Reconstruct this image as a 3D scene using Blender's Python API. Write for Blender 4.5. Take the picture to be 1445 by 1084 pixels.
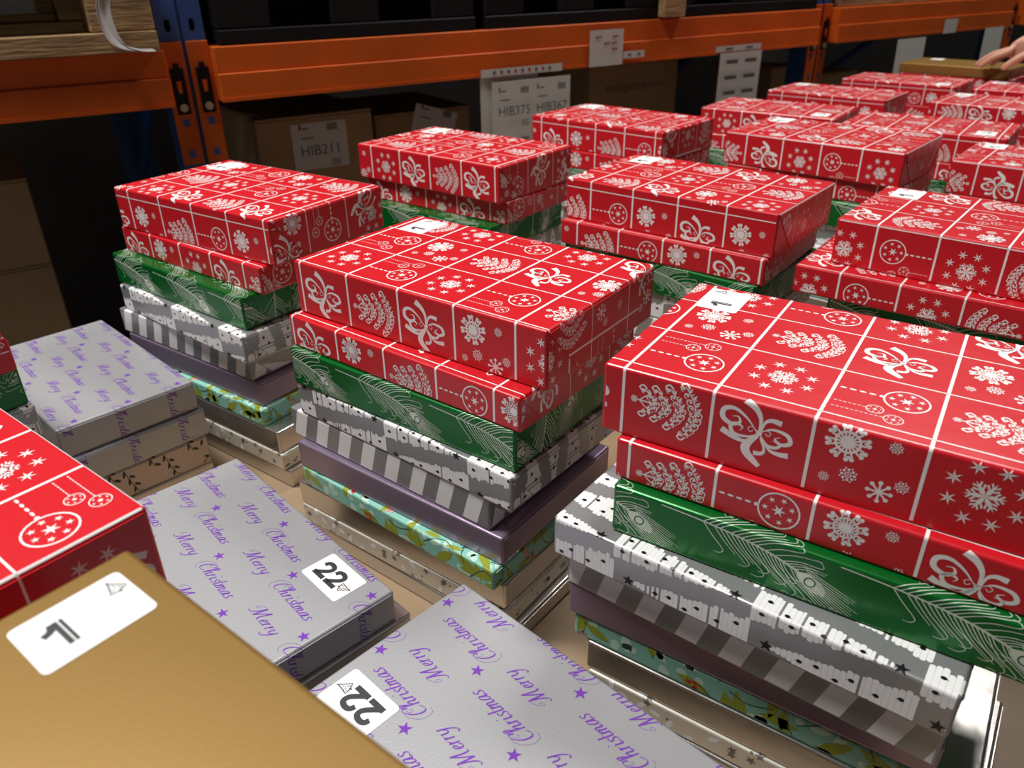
import bpy, bmesh, math, random
from mathutils import Vector, Matrix
for o in list(bpy.data.objects): bpy.data.objects.remove(o)
scene = bpy.context.scene
COL = scene.collection
PI = math.pi; R = math.radians
random.seed(7)
CAMZ = 1.5                      # camera height above the floor; heights below are given relative to the camera
# ------------------------------------------------------------------ camera
cd = bpy.data.cameras.new('camera'); cam = bpy.data.objects.new('camera', cd); COL.objects.link(cam)
cd.sensor_width = 36.0; cd.lens = 36.0*1099.2/1445.0; cd.clip_start = .02
right = Vector((0.99988955, -0.00706186, -0.01307773))
down = Vector((-0.0148626, -0.4750907, -0.8798113))
fwd = Vector((0.0, 0.87990849, -0.47514318))
m = Matrix.Identity(4)
for i in range(3):
    m[i][0] = right[i]; m[i][1] = -down[i]; m[i][2] = -fwd[i]
m[2][3] = CAMZ
cam.matrix_world = m
cd.dof.use_dof = True; cd.dof.focus_distance = .72; cd.dof.aperture_fstop = 9.0
scene.camera = cam
# ------------------------------------------------------------------ world and warehouse lamps
w = bpy.data.worlds.new('world'); scene.world = w; w.use_nodes = True
w.node_tree.nodes['Background'].inputs[0].default_value = (.90, .90, .90, 1)
w.node_tree.nodes['Background'].inputs[1].default_value = .048
def area(name, loc, tgt, sx, sy, power, col):
    l = bpy.data.lights.new(name, 'AREA'); l.shape = 'RECTANGLE'; l.size = sx; l.size_y = sy; l.energy = power; l.color = col
    o = bpy.data.objects.new(name, l); COL.objects.link(o); o.location = loc
    o.rotation_euler = (Vector(tgt)-Vector(loc)).to_track_quat('-Z', 'Y').to_euler()
    return o
area('ceiling_lamp_left_offscreen', (-1.62, .80, 4.7), (-1.62, .80, 0), 1.2, .8, 240, (1, .97, .93))
area('ceiling_lamp_right_offscreen', (1.87, 3.0, 4.7), (1.87, 3.0, 0), 1.2, .8, 130, (1, .97, .93))
scene.view_settings.view_transform = 'Standard'; scene.view_settings.look = 'None'
scene.view_settings.exposure = -0.12; scene.view_settings.gamma = 1.0
# ------------------------------------------------------------------ materials
def mat(name, col, rough=.4, metal=0.0, bump=0.0, bscale=20, var=0.0, coat=0.0, vscale=6, spec=None, emit=None, stretch=None):
    m = bpy.data.materials.new(name); m.use_nodes = True; nt = m.node_tree; b = nt.nodes['Principled BSDF']
    b.inputs['Base Color'].default_value = (*col, 1); b.inputs['Roughness'].default_value = rough; b.inputs['Metallic'].default_value = metal
    if coat: b.inputs['Coat Weight'].default_value = coat; b.inputs['Coat Roughness'].default_value = .12
    if spec is not None: b.inputs['Specular IOR Level'].default_value = spec
    tc = nt.nodes.new('ShaderNodeTexCoord')
    src = tc.outputs['Object']
    if stretch:
        mp = nt.nodes.new('ShaderNodeMapping'); mp.inputs['Scale'].default_value = stretch
        nt.links.new(src, mp.inputs['Vector']); src = mp.outputs['Vector']
    if var:
        n = nt.nodes.new('ShaderNodeTexNoise'); n.inputs['Scale'].default_value = vscale; n.inputs['Detail'].default_value = 6
        nt.links.new(src, n.inputs['Vector'])
        r = nt.nodes.new('ShaderNodeValToRGB'); r.color_ramp.elements[0].position = .3; r.color_ramp.elements[1].position = .7
        r.color_ramp.elements[0].color = (*[c*(1-var) for c in col], 1); r.color_ramp.elements[1].color = (*[min(1, c*(1+var)) for c in col], 1)
        nt.links.new(n.outputs['Fac'], r.inputs['Fac']); nt.links.new(r.outputs['Color'], b.inputs['Base Color'])
    if bump:
        n = nt.nodes.new('ShaderNodeTexNoise'); n.inputs['Scale'].default_value = bscale; n.inputs['Detail'].default_value = 3
        nt.links.new(src, n.inputs['Vector'])
        bp = nt.nodes.new('ShaderNodeBump'); bp.inputs['Strength'].default_value = 1.0; bp.inputs['Distance'].default_value = bump
        nt.links.new(n.outputs['Fac'], bp.inputs['Height']); nt.links.new(bp.outputs['Normal'], b.inputs['Normal'])
    return m
BP = dict(bump=.0011, bscale=16)
M = {
 'red': mat('red_gift_wrap', (.58, .010, .019), .33, 0, coat=.12, **BP),
 'red_white': mat('white_print_on_red', (.88, .85, .84), .34, 0, **BP),
 'green': mat('green_gift_wrap', (.0, .135, .018), .26, .3, coat=.08, **BP),
 'green_white': mat('pale_feather_print', (.70, .78, .68), .34, .1, **BP),
 'silver_grey': mat('grey_silver_gift_wrap', (.36, .37, .38), .32, .55, **BP),
 'print_white': mat('white_print_on_silver', (.82, .83, .83), .40, 0, **BP),
 'print_black': mat('black_foil_print', (.012, .012, .014), .3, .2),
 'lavender': mat('lavender_foil_wrap', (.34, .26, .37), .27, .6, **BP),
 'teal': mat('teal_gift_wrap', (.25, .58, .48), .4, 0, **BP),
 'olive': mat('olive_leaf_print', (.30, .36, .03), .4), 'dkgreen': mat('dark_green_branch_print', (.02, .10, .07), .4),
 'berry': mat('red_berry_print', (.55, .03, .03), .4), 'pink': mat('pink_flower_print', (.70, .36, .34), .4),
 'paleteal': mat('pale_teal_print', (.55, .80, .68), .4),
 'silver': mat('plain_silver_foil', (.60, .58, .55), .24, .92, **BP),
 'ivory': mat('ivory_pearl_wrap', (.66, .62, .54), .36, .3, **BP), 'greyprint': mat('grey_star_print', (.16, .15, .14), .4, .2),
 'pearl': mat('pearl_silver_wrap', (.47, .48, .505), .36, .45, bump=.00012, bscale=420),
 'purple': mat('purple_foil_print', (.19, .055, .45), .3, .1),
 'blush': mat('blush_pearl_wrap', (.55, .45, .40), .36, .35, **BP),
 'gold': mat('gold_foil_wrap', (.25, .145, .034), .44, .45, bump=.00004, bscale=400),
 'label': mat('white_label_paper', (.86, .87, .87), .45), 'ink': mat('black_label_ink', (.03, .03, .035), .5),
 'orange': mat('orange_rack_paint', (.60, .105, .010), .5, 0, var=.12, bump=.0004, bscale=30, spec=.25),
 'blue': mat('blue_rack_paint', (.025, .085, .27), .4, 0, var=.15), 'black': mat('black_plastic', (.007, .007, .008), .55, 0, var=.2, spec=.2),
 'steel': mat('zinc_bolt', (.6, .52, .36), .35, .8),
 'kraft': mat('kraft_cardboard', (.38, .24, .125), .8, 0, var=.10, bump=.0004, bscale=60),
 'wood': mat('rough_pallet_wood', (.34, .22, .10), .8, 0, var=.4, vscale=8, bump=.002, bscale=25, stretch=(1, 8, 8)),
 'ply': mat('brown_board_top', (.30, .205, .12), .55, 0, var=.15, vscale=5, bump=.0005, bscale=18),
 'paper': mat('printed_sheet', (.62, .60, .56), .6, 0), 'sheet_grey': mat('grey_sheet_ink', (.10, .10, .10), .6),
 'redink': mat('red_sheet_ink', (.35, .06, .05), .6),
 'film': mat('clear_stretch_film', (.45, .44, .42), .25, 0), 'concrete': mat('concrete', (.22, .215, .20), .7, 0, var=.2, vscale=2, bump=.002),
 'plaster': mat('grey_wall', (.13, .125, .12), .9, 0, var=.1), 'skin': mat('skin', (.55, .29, .20), .5, 0, var=.08, vscale=18, bump=.0006, bscale=60),
 'sleeve': mat('dark_sleeve', (.03, .035, .05), .85, 0, bump=.001, bscale=50),
 'nail': mat('fingernail', (.72, .45, .38), .3),
}
# ------------------------------------------------------------------ object helpers
def obj(name, mesh, parent=None):
    o = bpy.data.objects.new(name, mesh); COL.objects.link(o)
    if parent: o.parent = parent
    return o
def empty(name, loc=(0, 0, 0), rz=0.0):
    o = bpy.data.objects.new(name, None); COL.objects.link(o); o.location = loc; o.rotation_euler.z = rz
    o.empty_display_size = .05
    return o
def tag(o, label, cat, group=None):
    o['label'] = label; o['category'] = cat
    if group: o['group'] = group
    return o
class MB:
    """collects polygons with material names, builds one mesh"""
    def __init__(s): s.v = []; s.f = []; s.m = []; s.names = []
    def mi(s, name):
        if name not in s.names: s.names.append(name)
        return s.names.index(name)
    def face(s, pts, name):
        b = len(s.v); s.v += [tuple(p) for p in pts]; s.f.append(tuple(range(b, b+len(pts)))); s.m.append(s.mi(name))
    def add_bm(s, bm, name):
        b = len(s.v); bm.verts.index_update(); s.v += [tuple(v.co) for v in bm.verts]; k = s.mi(name)
        for f in bm.faces: s.f.append(tuple(b+v.index for v in f.verts)); s.m.append(k)
        bm.free()
    def box(s, x0, x1, y0, y1, z0, z1, name, bev=0.0, seg=1, mtx=None):
        bm = bmesh.new(); bmesh.ops.create_cube(bm, size=1)
        for v in bm.verts: v.co = Vector(((x0+x1)/2+v.co.x*(x1-x0), (y0+y1)/2+v.co.y*(y1-y0), (z0+z1)/2+v.co.z*(z1-z0)))
        if bev: bmesh.ops.bevel(bm, geom=list(bm.edges), offset=bev, segments=seg, profile=.5, affect='EDGES')
        if mtx: bmesh.ops.transform(bm, matrix=mtx, verts=bm.verts)
        s.add_bm(bm, name)
    def cyl(s, p0, p1, r, name, n=16):
        p0 = Vector(p0); p1 = Vector(p1); d = p1-p0
        bm = bmesh.new(); bmesh.ops.create_cone(bm, cap_ends=True, segments=n, radius1=r, radius2=r, depth=d.length)
        bmesh.ops.transform(bm, matrix=Matrix.Translation((p0+p1)/2) @ d.to_track_quat('Z', 'Y').to_matrix().to_4x4(), verts=bm.verts)
        s.add_bm(bm, name)
    def mesh(s, name):
        me = bpy.data.meshes.new(name); me.from_pydata(s.v, [], s.f)
        for n in s.names: me.materials.append(M[n])
        me.polygons.foreach_set('material_index', s.m); me.update()
        return me
# ------------------------------------------------------------------ flat vector print: lists of (material, layer, convex polygon)
def catmull(p, n=5):
    if len(p) < 3: return [Vector(q) for q in p]
    p = [Vector(q) for q in p]; q = [2*p[0]-p[1]]+p+[2*p[-1]-p[-2]]; out = []
    for i in range(1, len(q)-2):
        a, b, c, d = q[i-1:i+3]
        for k in range(n):
            t = k/n
            out.append(.5*((2*b)+(c-a)*t+(2*a-5*b+4*c-d)*t*t+(3*b-a-3*c+d)*t**3))
    return out+[p[-1]]
def stroke(S, pts, wid, mt, layer=0, n=5):
    c = catmull(pts, n); k = len(c); L = []; Rr = []
    for i, p in enumerate(c):
        d = (c[min(i+1, k-1)]-c[max(i-1, 0)])
        if d.length < 1e-9: d = Vector((1, 0))
        d.normalize(); nn = Vector((-d.y, d.x)); t = i/(k-1)
        h = (wid(t, d) if callable(wid) else wid)*.5
        L.append(p+nn*h); Rr.append(p-nn*h)
    for i in range(k-1): S.append((mt, layer, [Rr[i], Rr[i+1], L[i+1], L[i]]))
def disc(S, x, y, r, mt, layer=0, n=10, ry=None, rot=0):
    ry = ry or r; c, s = math.cos(rot), math.sin(rot)
    S.append((mt, layer, [Vector((x+c*r*math.cos(a)-s*ry*math.sin(a), y+s*r*math.cos(a)+c*ry*math.sin(a))) for a in [2*PI*k/n for k in range(n)]]))
def ring(S, x, y, r, wd, mt, layer=0, n=24):
    for k in range(n):
        a, b = 2*PI*k/n, 2*PI*(k+1)/n
        S.append((mt, layer, [Vector((x+q*math.cos(t), y+q*math.sin(t))) for q, t in ((r-wd, a), (r, a), (r, b), (r-wd, b))]))
def star(S, x, y, ro, ri, mt, layer=0, n=5, rot=0):
    for k in range(n):
        a = rot+2*PI*k/n; h = PI/n
        S.append((mt, layer, [Vector((x, y)), Vector((x+ri*math.cos(a-h), y+ri*math.sin(a-h))), Vector((x+ro*math.cos(a), y+ro*math.sin(a))), Vector((x+ri*math.cos(a+h), y+ri*math.sin(a+h)))]))
def flake(S, x, y, r, mt, rot=0, barbs=True):
    for k in range(6):
        a = rot+PI/3*k; c, s = math.cos(a), math.sin(a)
        P = lambda px, py: Vector((x+c*px*r-s*py*r, y+s*px*r+c*py*r))
        S.append((mt, 0, [P(0, 0), P(.3, -.13), P(.62, -.07), P(1, 0), P(.62, .07), P(.3, .13)]))
        if barbs:
            for sg in (-1, 1):
                q = [P(.42, 0), P(.72, sg*.30), P(.60, sg*.34), P(.30, 0)]; S.append((mt, 0, q if sg > 0 else q[::-1]))
                q = [P(.66, 0), P(.92, sg*.20), P(.82, sg*.25), P(.56, 0)]; S.append((mt, 0, q if sg > 0 else q[::-1]))
W_ = 'red_white'
def m_bow():
    S = []
    fl = lambda a, b: (lambda t, d: a+(b-a)*t)
    lp = lambda mx: (lambda t, d: .008+.88*mx*math.sin(PI*min(1, t*1.05))**1.2)
    stroke(S, [(0, 0), (0, .18), (-.07, .30), (-.19, .38)], fl(.02, .10), W_)
    stroke(S, [(.02, .02), (.05, .15), (.12, .20), (.23, .19)], fl(.015, .07), W_)
    stroke(S, [(-.02, 0), (-.15, .15), (-.30, .235), (-.42, .20), (-.43, .09), (-.33, .03), (-.23, .07), (-.25, .14), (-.32, .13)], lp(.062), W_)
    stroke(S, [(-.02, -.02), (-.12, -.08), (-.27, -.09), (-.33, -.01), (-.27, .05), (-.19, .02), (-.22, -.03)], lp(.045), W_)
    stroke(S, [(-.02, -.03), (-.12, -.14), (-.26, -.14), (-.43, -.07)], fl(.02, .08), W_)
    stroke(S, [(.02, .02), (.14, .09), (.30, .07), (.35, -.02), (.26, -.07), (.18, -.02), (.24, .02)], lp(.05), W_)
    stroke(S, [(.02, -.02), (.10, -.12), (.20, -.13), (.25, -.07), (.16, -.05)], lp(.038), W_)
    stroke(S, [(.02, -.04), (.13, -.17), (.22, -.2), (.35, -.19)], fl(.015, .07), W_)
    stroke(S, [(-.01, -.03), (-.12, -.18), (-.11, -.29), (.05, -.43)], lambda t, d: .015+.09*math.sin(PI*(.1+.75*t)), W_)
    stroke(S, [(.02, -.06), (.08, -.18), (.06, -.25), (-.03, -.27)], fl(.015, .06), W_)
    disc(S, 0, 0, .035, W_)
    for sx in (-1, 1): stroke(S, [(0, .0), (sx*.08, .06), (sx*.13, .03), (sx*.10, -.01), (sx*.07, .02)], .009, W_, n=3)
    return S
def m_tree():
    S = []; flake(S, -.41, 0, .055, W_)
    for xc, h, n, wd in ((-.20, .17, 5, .10), (-.04, .20, 6, .09), (.13, .26, 7, .105), (.32, .34, 9, .12)):
        cv = lambda t: Vector((xc+.06-.16*t*t, h*t))
        stroke(S, [cv(t/4-1) for t in range(9)], .011, W_, n=2)
        for k in range(n):
            t = -1+2*(k+.5)/n
            for sg in (-1, 1):
                c = cv(t); r0 = wd*.46*(1-.45*t*t); a0 = PI*.5*(1 if sg > 0 else -1)*(1 if t > 0 else -1)
                pts = []
                for q in range(8):
                    th = a0+sg*q*.85; rr = r0*(1-q/9.5)
                    pts.append((c.x+sg*wd*.36+rr*math.cos(th)-.012, c.y+rr*math.sin(th)))
                stroke(S, pts, lambda tt, d: .007+.011*math.sin(PI*tt), W_, n=1)
                disc(S, c.x+sg*wd*.36-.012, c.y, .014, W_, n=5)
            disc(S, cv(t+.5/n).x+wd*.55, cv(t+.5/n).y, .011, W_, n=5); disc(S, cv(t+.5/n).x-wd*.62, cv(t+.5/n).y, .010, W_, n=5)
        for e in (-1, 1):
            c = cv(e); stroke(S, [(c.x+.05, c.y), (c.x, c.y+e*.05), (c.x-.05, c.y+e*.01), (c.x-.01, c.y-e*.02)], .022, W_, n=2)
    stroke(S, [(-.36, 0), (-.28, .0), (-.14, .0)], .02, W_, n=1)
    for sg in (-1, 1):
        stroke(S, [(-.34, 0), (-.28, sg*.06), (-.20, sg*.12), (-.22, sg*.16)], .016, W_, n=2)
    return S
def m_stars():
    S = []; flake(S, 0, 0, .19, W_, .1)
    for k in range(8):
        a = R(22.5+45*k); flake(S, .33*math.cos(a), .33*math.sin(a), .088, W_, .2*k, False)
    return S
def ballm(S, x, y, r, lw, full=True):
    ring(S, x, y, r, lw, W_, n=22 if full else 14)
    star(S, x, y, r*.34, r*.12, W_, n=6)
    for k in range(7 if full else 6):
        a = 2*PI*k/(7 if full else 6)+.4
        star(S, x+r*.64*math.cos(a), y+r*.64*math.sin(a), r*.17, r*.06, W_, n=5, rot=k)
def m_ball():
    S = []; ballm(S, .20, .12, .245, .020); disc(S, -.06, .12, .026, W_, n=8)
    for k in range(4):
        x = -.47+k*.105; disc(S, x, .12, .040, W_, n=8, ry=.016)
    ballm(S, -.07, -.22, .095, .010, False); ballm(S, .14, -.36, .105, .010, False)
    for x1, y in ((-.165, -.22), (.035, -.36)):
        x = -.5
        while x < x1-.02: stroke(S, [(x, y), (x+.035, y)], .010, W_); x += .05
    return S
def roset(S, x, y, r):
    ring(S, x, y, r*.42, r*.14, W_, n=8); disc(S, x, y, r*.14, W_, n=5)
    for k in range(8):
        a = PI/4*k; disc(S, x+r*.68*math.cos(a), y+r*.68*math.sin(a), r*.2, W_, n=5); disc(S, x+r*.93*math.cos(a+.39), y+r*.93*math.sin(a+.39), r*.12, W_, n=5)
def m_snow():
    S = []; x, y, r = -.20, .19, .215
    disc(S, x, y, r*.36, W_, n=12); ring(S, x, y, r*.66, r*.13, W_, n=16)
    for k in range(16):
        a = PI/8*k; stroke(S, [(x+r*.3*math.cos(a), y+r*.3*math.sin(a)), (x+r*.86*math.cos(a), y+r*.86*math.sin(a))], r*.10, W_)
    for k in range(8):
        a = PI/4*k+.2
        for e in (-.14, .14): disc(S, x+r*.98*math.cos(a+e), y+r*.98*math.sin(a+e), r*.13, W_, n=6)
        disc(S, x+r*.85*math.cos(a), y+r*.85*math.sin(a), r*.11, W_, n=5)
    roset(S, .26, .27, .07); roset(S, -.13, -.20, .095); roset(S, .40, -.17, .075); roset(S, -.37, -.30, .06)
    x, y, r = .20, -.30, .135
    disc(S, x, y, r*.22, W_, n=8)
    for k in range(8):
        a = PI/4*k; stroke(S, [(x, y), (x+r*.8*math.cos(a), y+r*.8*math.sin(a))], r*.17, W_); disc(S, x+r*.85*math.cos(a), y+r*.85*math.sin(a), r*.2, W_, n=6)
    return S
MOT = {'b': m_bow(), 't': m_tree(), 's': m_stars(), 'o': m_ball(), 'f': m_snow()}
MOT['q'] = [(a, b, [Vector((q.x, -q.y)) for q in p][::-1]) for a, b, p in MOT['o']]
ROWS = ['btbfs', 'sqsot', 'oftbf', 'tsqsb', 'tofbf']
TL = .0715
def place(S, mot, x, y, sc=1.0, rot=0.0, scy=None):
    c, s = math.cos(rot)*sc, math.sin(rot)*sc
    for mt, ly, p in mot: S.append((mt, ly, [Vector((x+c*q.x-s*q.y, y+s*q.x+c*q.y)) for q in p]))
def sheet_red(L, W, H, u0, v0, cu, cv):
    S = []
    for j in range(-3, 6):
        for i in range(-3, 7):
            x = u0+(i+.5)*TL; y = v0+(j+.5)*TL
            if x < -H-TL*.5 or x > L+H+TL*.5 or y < -H-TL*.5 or y > W+H+TL*.5: continue
            if (x < -TL*.5 or x > L+TL*.5) and (y < -TL*.5 or y > W+TL*.5): continue
            place(S, MOT[ROWS[(j+1+cv) % 5][(i+cu) % 5]], x, y, TL*.89)
            h = TL*.5
            a, b = .0012, .0007
            S.append((W_, 0, [Vector((x-h-a, y-h)), Vector((x-h+a, y-h)), Vector((x-h+a, y+h)), Vector((x-h-a, y+h))]))
            S.append((W_, 0, [Vector((x-h, y-h-b)), Vector((x+h, y-h-b)), Vector((x+h, y-h+b)), Vector((x-h, y-h+b))]))
    return S
def m_feather():
    g = 'green_white'; S = []
    ra = [(-.108, .012), (-.078, .0105), (-.048, .0075), (-.022, .0025), (0, -.005)]
    stroke(S, ra, lambda t, d: .0009+.0010*t, g, n=6); c = catmull(ra, 14); k = len(c)
    rnd = random.Random(3)
    for i in range(16, k-1, 2):
        t = i/(k-1); p = c[i]; d = (c[min(i+1, k-1)]-c[i-1]).normalized(); n = Vector((-d.y, d.x))
        for sg in (-1, 1):
            if rnd.random() < .12: continue
            ln = (.008+.017*math.sin(PI*min(1, .1+t*.75)))*(.65+.55*rnd.random())
            mid = p+d*ln*(.35+.2*t)+n*sg*ln*.42; e = p+d*ln*(.75+.55*t)+n*sg*ln*(.95-.30*t)
            pts = [p, mid, e]
            if rnd.random() < .45:
                e2 = e-d*ln*.10+n*sg*ln*.20; e3 = e2-d*ln*.22+n*sg*ln*.02; pts += [e2, e3]
            stroke(S, pts, lambda tt, dd: .00075*(1-.5*tt), g, n=3)
    ex, ey = .010, -.0115; an = R(-30); ca, sa = math.cos(an), math.sin(an)
    P = lambda a, b: Vector((ex+ca*a-sa*b, ey+sa*a+ca*b))
    S.append((g, 0, [P(-.013, 0), P(-.006, -.0058), P(.004, -.0062), P(.013, -.002), P(.011, .003), P(.003, .0062), P(-.006, .0058)]))
    ring(S, P(-.001, 0).x, P(-.001, 0).y, .0044, .0011, 'green', 1, 14)
    for q in range(13):
        f = -1+2*q/12; b0 = P(-.012+.020*(1-abs(f)), f*.0075); b1 = P(.010+.012*(1-abs(f)), f*.0105); b2 = P(.026+.012*(1-abs(f))+.004*math.sin(q*2.3), f*.0135)
        stroke(S, [b0, b1, b2], lambda tt, dd: .00075*(1-.6*tt), g, n=3)
    return S
FEA = m_feather()
def sheet_green(L, W, H, du, dv):
    S = []
    for j in range(-2, 5):
        for i in range(-1, 5):
            place(S, FEA, du+i*.135+(j % 2)*.05, dv+j*.060)
    return S
def sheet_trees(L, W, H, du, dv):
    S = []; rnd = random.Random(11); w_ = 'print_white'; k_ = 'print_black'
    for j in range(-2, 8):
        sg = 1 if j % 2 == 0 else -1
        for i in range(-1, 4):
            x0 = du+i*.117+(0 if sg > 0 else .118); y0 = dv+j*.0345
            n = 24; ln = .100
            for q in range(n):
                a = q/n; hw = .0162*(1-a)**.85+.0012
                u = x0+sg*ln*a; du_ = ln/n*(.97 if rnd.random() < .72 else .55)
                t = y0+hw*(.86+.28*rnd.random()); b = y0-hw*(.86+.28*rnd.random()); e = du_*.28
                uu = sorted((u, u+sg*du_)); xa, xb = uu
                S.append((w_, 0, [Vector(z) for z in ((xa, b+e), (xa+e, b), (xb-e, b), (xb, b+e), (xb, t-e), (xb-e, t), (xa+e, t), (xa, t-e))]))
            for q, (a, f) in enumerate(((.10, .55), (.08, -.5), (.25, .1), (.30, -.62), (.42, .45), (.52, -.3), (.66, .35), (.78, -.1))):
                hw = .0162*(1-a)
                disc(S, x0+sg*ln*a, y0+f*hw, .0022, k_, 1, 9, .0018); stroke(S, [(x0+sg*ln*a, y0+f*hw), (x0+sg*(ln*a+.0036), y0+f*hw-.0006)], lambda t, d: .0012*(1-.8*t), k_, 1)
            star(S, x0+sg*(ln+.0028), y0, .0058, .0023, k_, 1, 5, .3)
    return S
def sheet_stripes(L, W, H, du, dv):
    S = []; p = .0385; sl = -.30
    for i in range(-12, 22):
        for j in range(-3, 8):
            v0, v1 = j*.05, (j+1)*.05; u = du+i*p
            S.append(('print_white', 0, [Vector((u-sl*v0, v0)), Vector((u+p*.5-sl*v0, v0)), Vector((u+p*.5-sl*v1, v1)), Vector((u-sl*v1, v1))]))
    return S
def sheet_teal(L, W, H, du, dv):
    S = []; rnd = random.Random(5)
    for k in range(210):
        x = rnd.uniform(-H, L+H); y = rnd.uniform(-H, W+H); a = rnd.uniform(0, PI)
        disc(S, x, y, rnd.uniform(.004, .011), 'paleteal', 0, 9, rnd.uniform(.003, .006), a)
    for k in range(150):
        x = rnd.uniform(-H, L+H); y = rnd.uniform(-H, W+H); a = rnd.uniform(0, 2*PI); l = rnd.uniform(.010, .020)
        d = Vector((math.cos(a), math.sin(a)))*l; n = Vector((-d.y, d.x))*.32; p = Vector((x, y))
        S.append(('olive', 1, [p-d, p-d*.3-n, p+d*.4-n*.9, p+d, p+d*.4+n*.9, p-d*.3+n]))
    for k in range(120):
        x = rnd.uniform(-H, L+H); y = rnd.uniform(-H, W+H); a = rnd.uniform(-.6, .6); l = rnd.uniform(.02, .045); b = rnd.uniform(-.4, .4)*l
        stroke(S, [(x, y), (x+l*.5*math.cos(a)+b*.3, y+l*.5*math.sin(a)+b), (x+l*math.cos(a), y+l*math.sin(a))], .0011, 'dkgreen', 2, n=4)
    for k in range(46):
        x = rnd.uniform(-H, L+H); y = rnd.uniform(-H, W+H)
        for q in range(4): disc(S, x+rnd.uniform(-.006, .006), y+rnd.uniform(-.006, .006), .0024, 'berry' if k % 3 else 'pink', 3, 8)
    return S
def sheet_star(L, W, H, du, dv):
    S = []; rnd = random.Random(9)
    for k in range(330):
        x = rnd.uniform(-H, L+H); y = rnd.uniform(-H, W+H)
        if k % 3 == 0: star(S, x, y, .0052, .0021, 'greyprint', 0, 5, rnd.random()*6)
        elif k % 3 == 1: disc(S, x, y, .0016, 'greyprint', 0, 7)
        else: disc(S, x, y, .006, 'print_white', 0, 8, .003, rnd.random()*3)
    return S
GL = {
 'M': (1.75, [[(.45, 2), (.35, 1.0), (.15, .25), (-.1, .02), (-.3, .2)], [(.45, 2), (.55, 1.0), (.65, .05)], [(.65, .05), (.95, 1.1), (1.3, 2.05)], [(1.3, 2.05), (1.25, .8), (1.35, .1), (1.6, .15)], [(.45, 2), (.1, 1.95), (-.35, 1.6), (-.5, 1.15), (-.25, 1.0), (-.12, 1.3), (-.3, 1.45)]]),
 'C': (1.2, [[(1.05, 1.45), (1.1, 1.9), (.75, 2.05), (.35, 1.65), (.15, .95), (.25, .25), (.6, 0), (1.0, .25)], [(.75, 2.05), (.2, 2.1), (-.35, 1.5), (-.45, .6), (-.1, -.25), (.4, -.4)], [(.9, 1.3), (.65, 1.2), (.55, 1.55), (.8, 1.75)]]),
 'e': (.62, [[(.02, .4), (.35, .55), (.48, .85), (.3, 1.0), (.12, .65), (.16, .2), (.36, .02), (.6, .25)]]),
 'r': (.6, [[(.15, 1.05), (.15, .5), (.15, 0)], [(.15, .55), (.32, .92), (.55, .95)]]),
 'y': (.8, [[(.1, 1), (.12, .35), (.32, .05), (.6, .45)], [(.65, 1), (.6, .2), (.42, -.6), (.12, -.95), (-.05, -.7)]]),
 'h': (.8, [[(.12, 2.0), (.12, 1.0), (.12, 0)], [(.12, 2.0), (.34, 2.05), (.30, 1.5), (.12, 1.0)], [(.12, .5), (.36, .97), (.52, .8), (.5, .2), (.64, .02), (.8, .2)]]),
 'i': (.42, [[(.12, 1), (.12, .2), (.25, .02), (.4, .2)], [(.2, 1.5), (.24, 1.6)]]),
 's': (.55, [[(.5, .85), (.32, 1.02), (.14, .8), (.3, .52), (.44, .28), (.3, .02), (.04, .14)]]),
 't': (.46, [[(.15, 1.75), (.14, .9), (.15, .18), (.3, .02), (.45, .2)], [(-.05, 1.05), (.4, 1.08)]]),
 'm': (1.08, [[(.1, 1), (.1, 0)], [(.1, .55), (.3, .98), (.43, .8), (.43, 0)], [(.43, .55), (.64, .98), (.78, .8), (.77, .2), (.9, .02), (1.05, .2)]]),
 'a': (.85, [[(.6, .9), (.34, 1.02), (.1, .5), (.2, .05), (.45, .2), (.6, .9)], [(.62, 1), (.6, .2), (.73, .02), (.88, .2)]]),
}
def word(txt, length):
    S = []; tot = sum(GL[c][0] for c in txt); sx = length/tot; sy = sx*.76; x = 0
    for c in txt:
        for st in GL[c][1]:
            pts = [((x+px+.32*py)*sx-.1*sx, py*sy) for px, py in st]
            thin = c in 'MC' and st is GL[c][1][-1] or (c == 'C' and st is GL[c][1][1])
            stroke(S, pts, (lambda t, d: .00032) if thin else (lambda t, d: .00042+.00105*abs(d.y)**1.5), 'purple', 0, n=4)
        x += GL[c][0]
    return S
WM, WC = word('Merry', .040), word('Christmas', .061)
def sheet_text(L, W, H, du, dv):
    S = []
    for a in range(-6, 9):
        for b in range(-7, 10):
            x = .0737+a*.0742+du; y = .187-a*.0345-b*.0745+dv
            if not (-.12 < x < L+.06 and -H-.02 < y < W+H+.02): continue
            place(S, WC, x, y-.004, rot=-.03); place(S, WM, x-.0585, y-.002, rot=-.03)
            star(S, x+.001, y+.0185, .0062, .0025, 'purple', 0, 5, .3)
    return S
def sheet_ornament(L, W, H, du, dv):
    S = []; rnd = random.Random(2); k_ = 'print_black'
    for i in range(-2, 8):
        for j in range(-3, 8):
            x = du+i*.052+(j % 2)*.026; y = dv+j*.030
            if (i+j) % 2:
                pts = [(x+.013*(1-q/14)*math.cos(q*.75), y+.013*(1-q/14)*math.sin(q*.75)) for q in range(13)]
                stroke(S, pts, lambda t, d: .0016+.0034*math.sin(PI*t), k_, n=2)
                for q in range(4): disc(S, x+.016+.003*q, y+.006-.004*q, .0016, k_, 0, 7)
            else:
                stroke(S, [(x-.018, y-.007), (x, y-.001), (x+.018, y+.008)], .0012, k_, n=3)
                for q in range(6):
                    t = q/5; disc(S, x-.014+.030*t, y-.005+.012*t+(.0045 if q % 2 else -.0035), .0048, k_, 0, 8, .0019, 1.1 if q % 2 else -.3)
    return S
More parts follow.
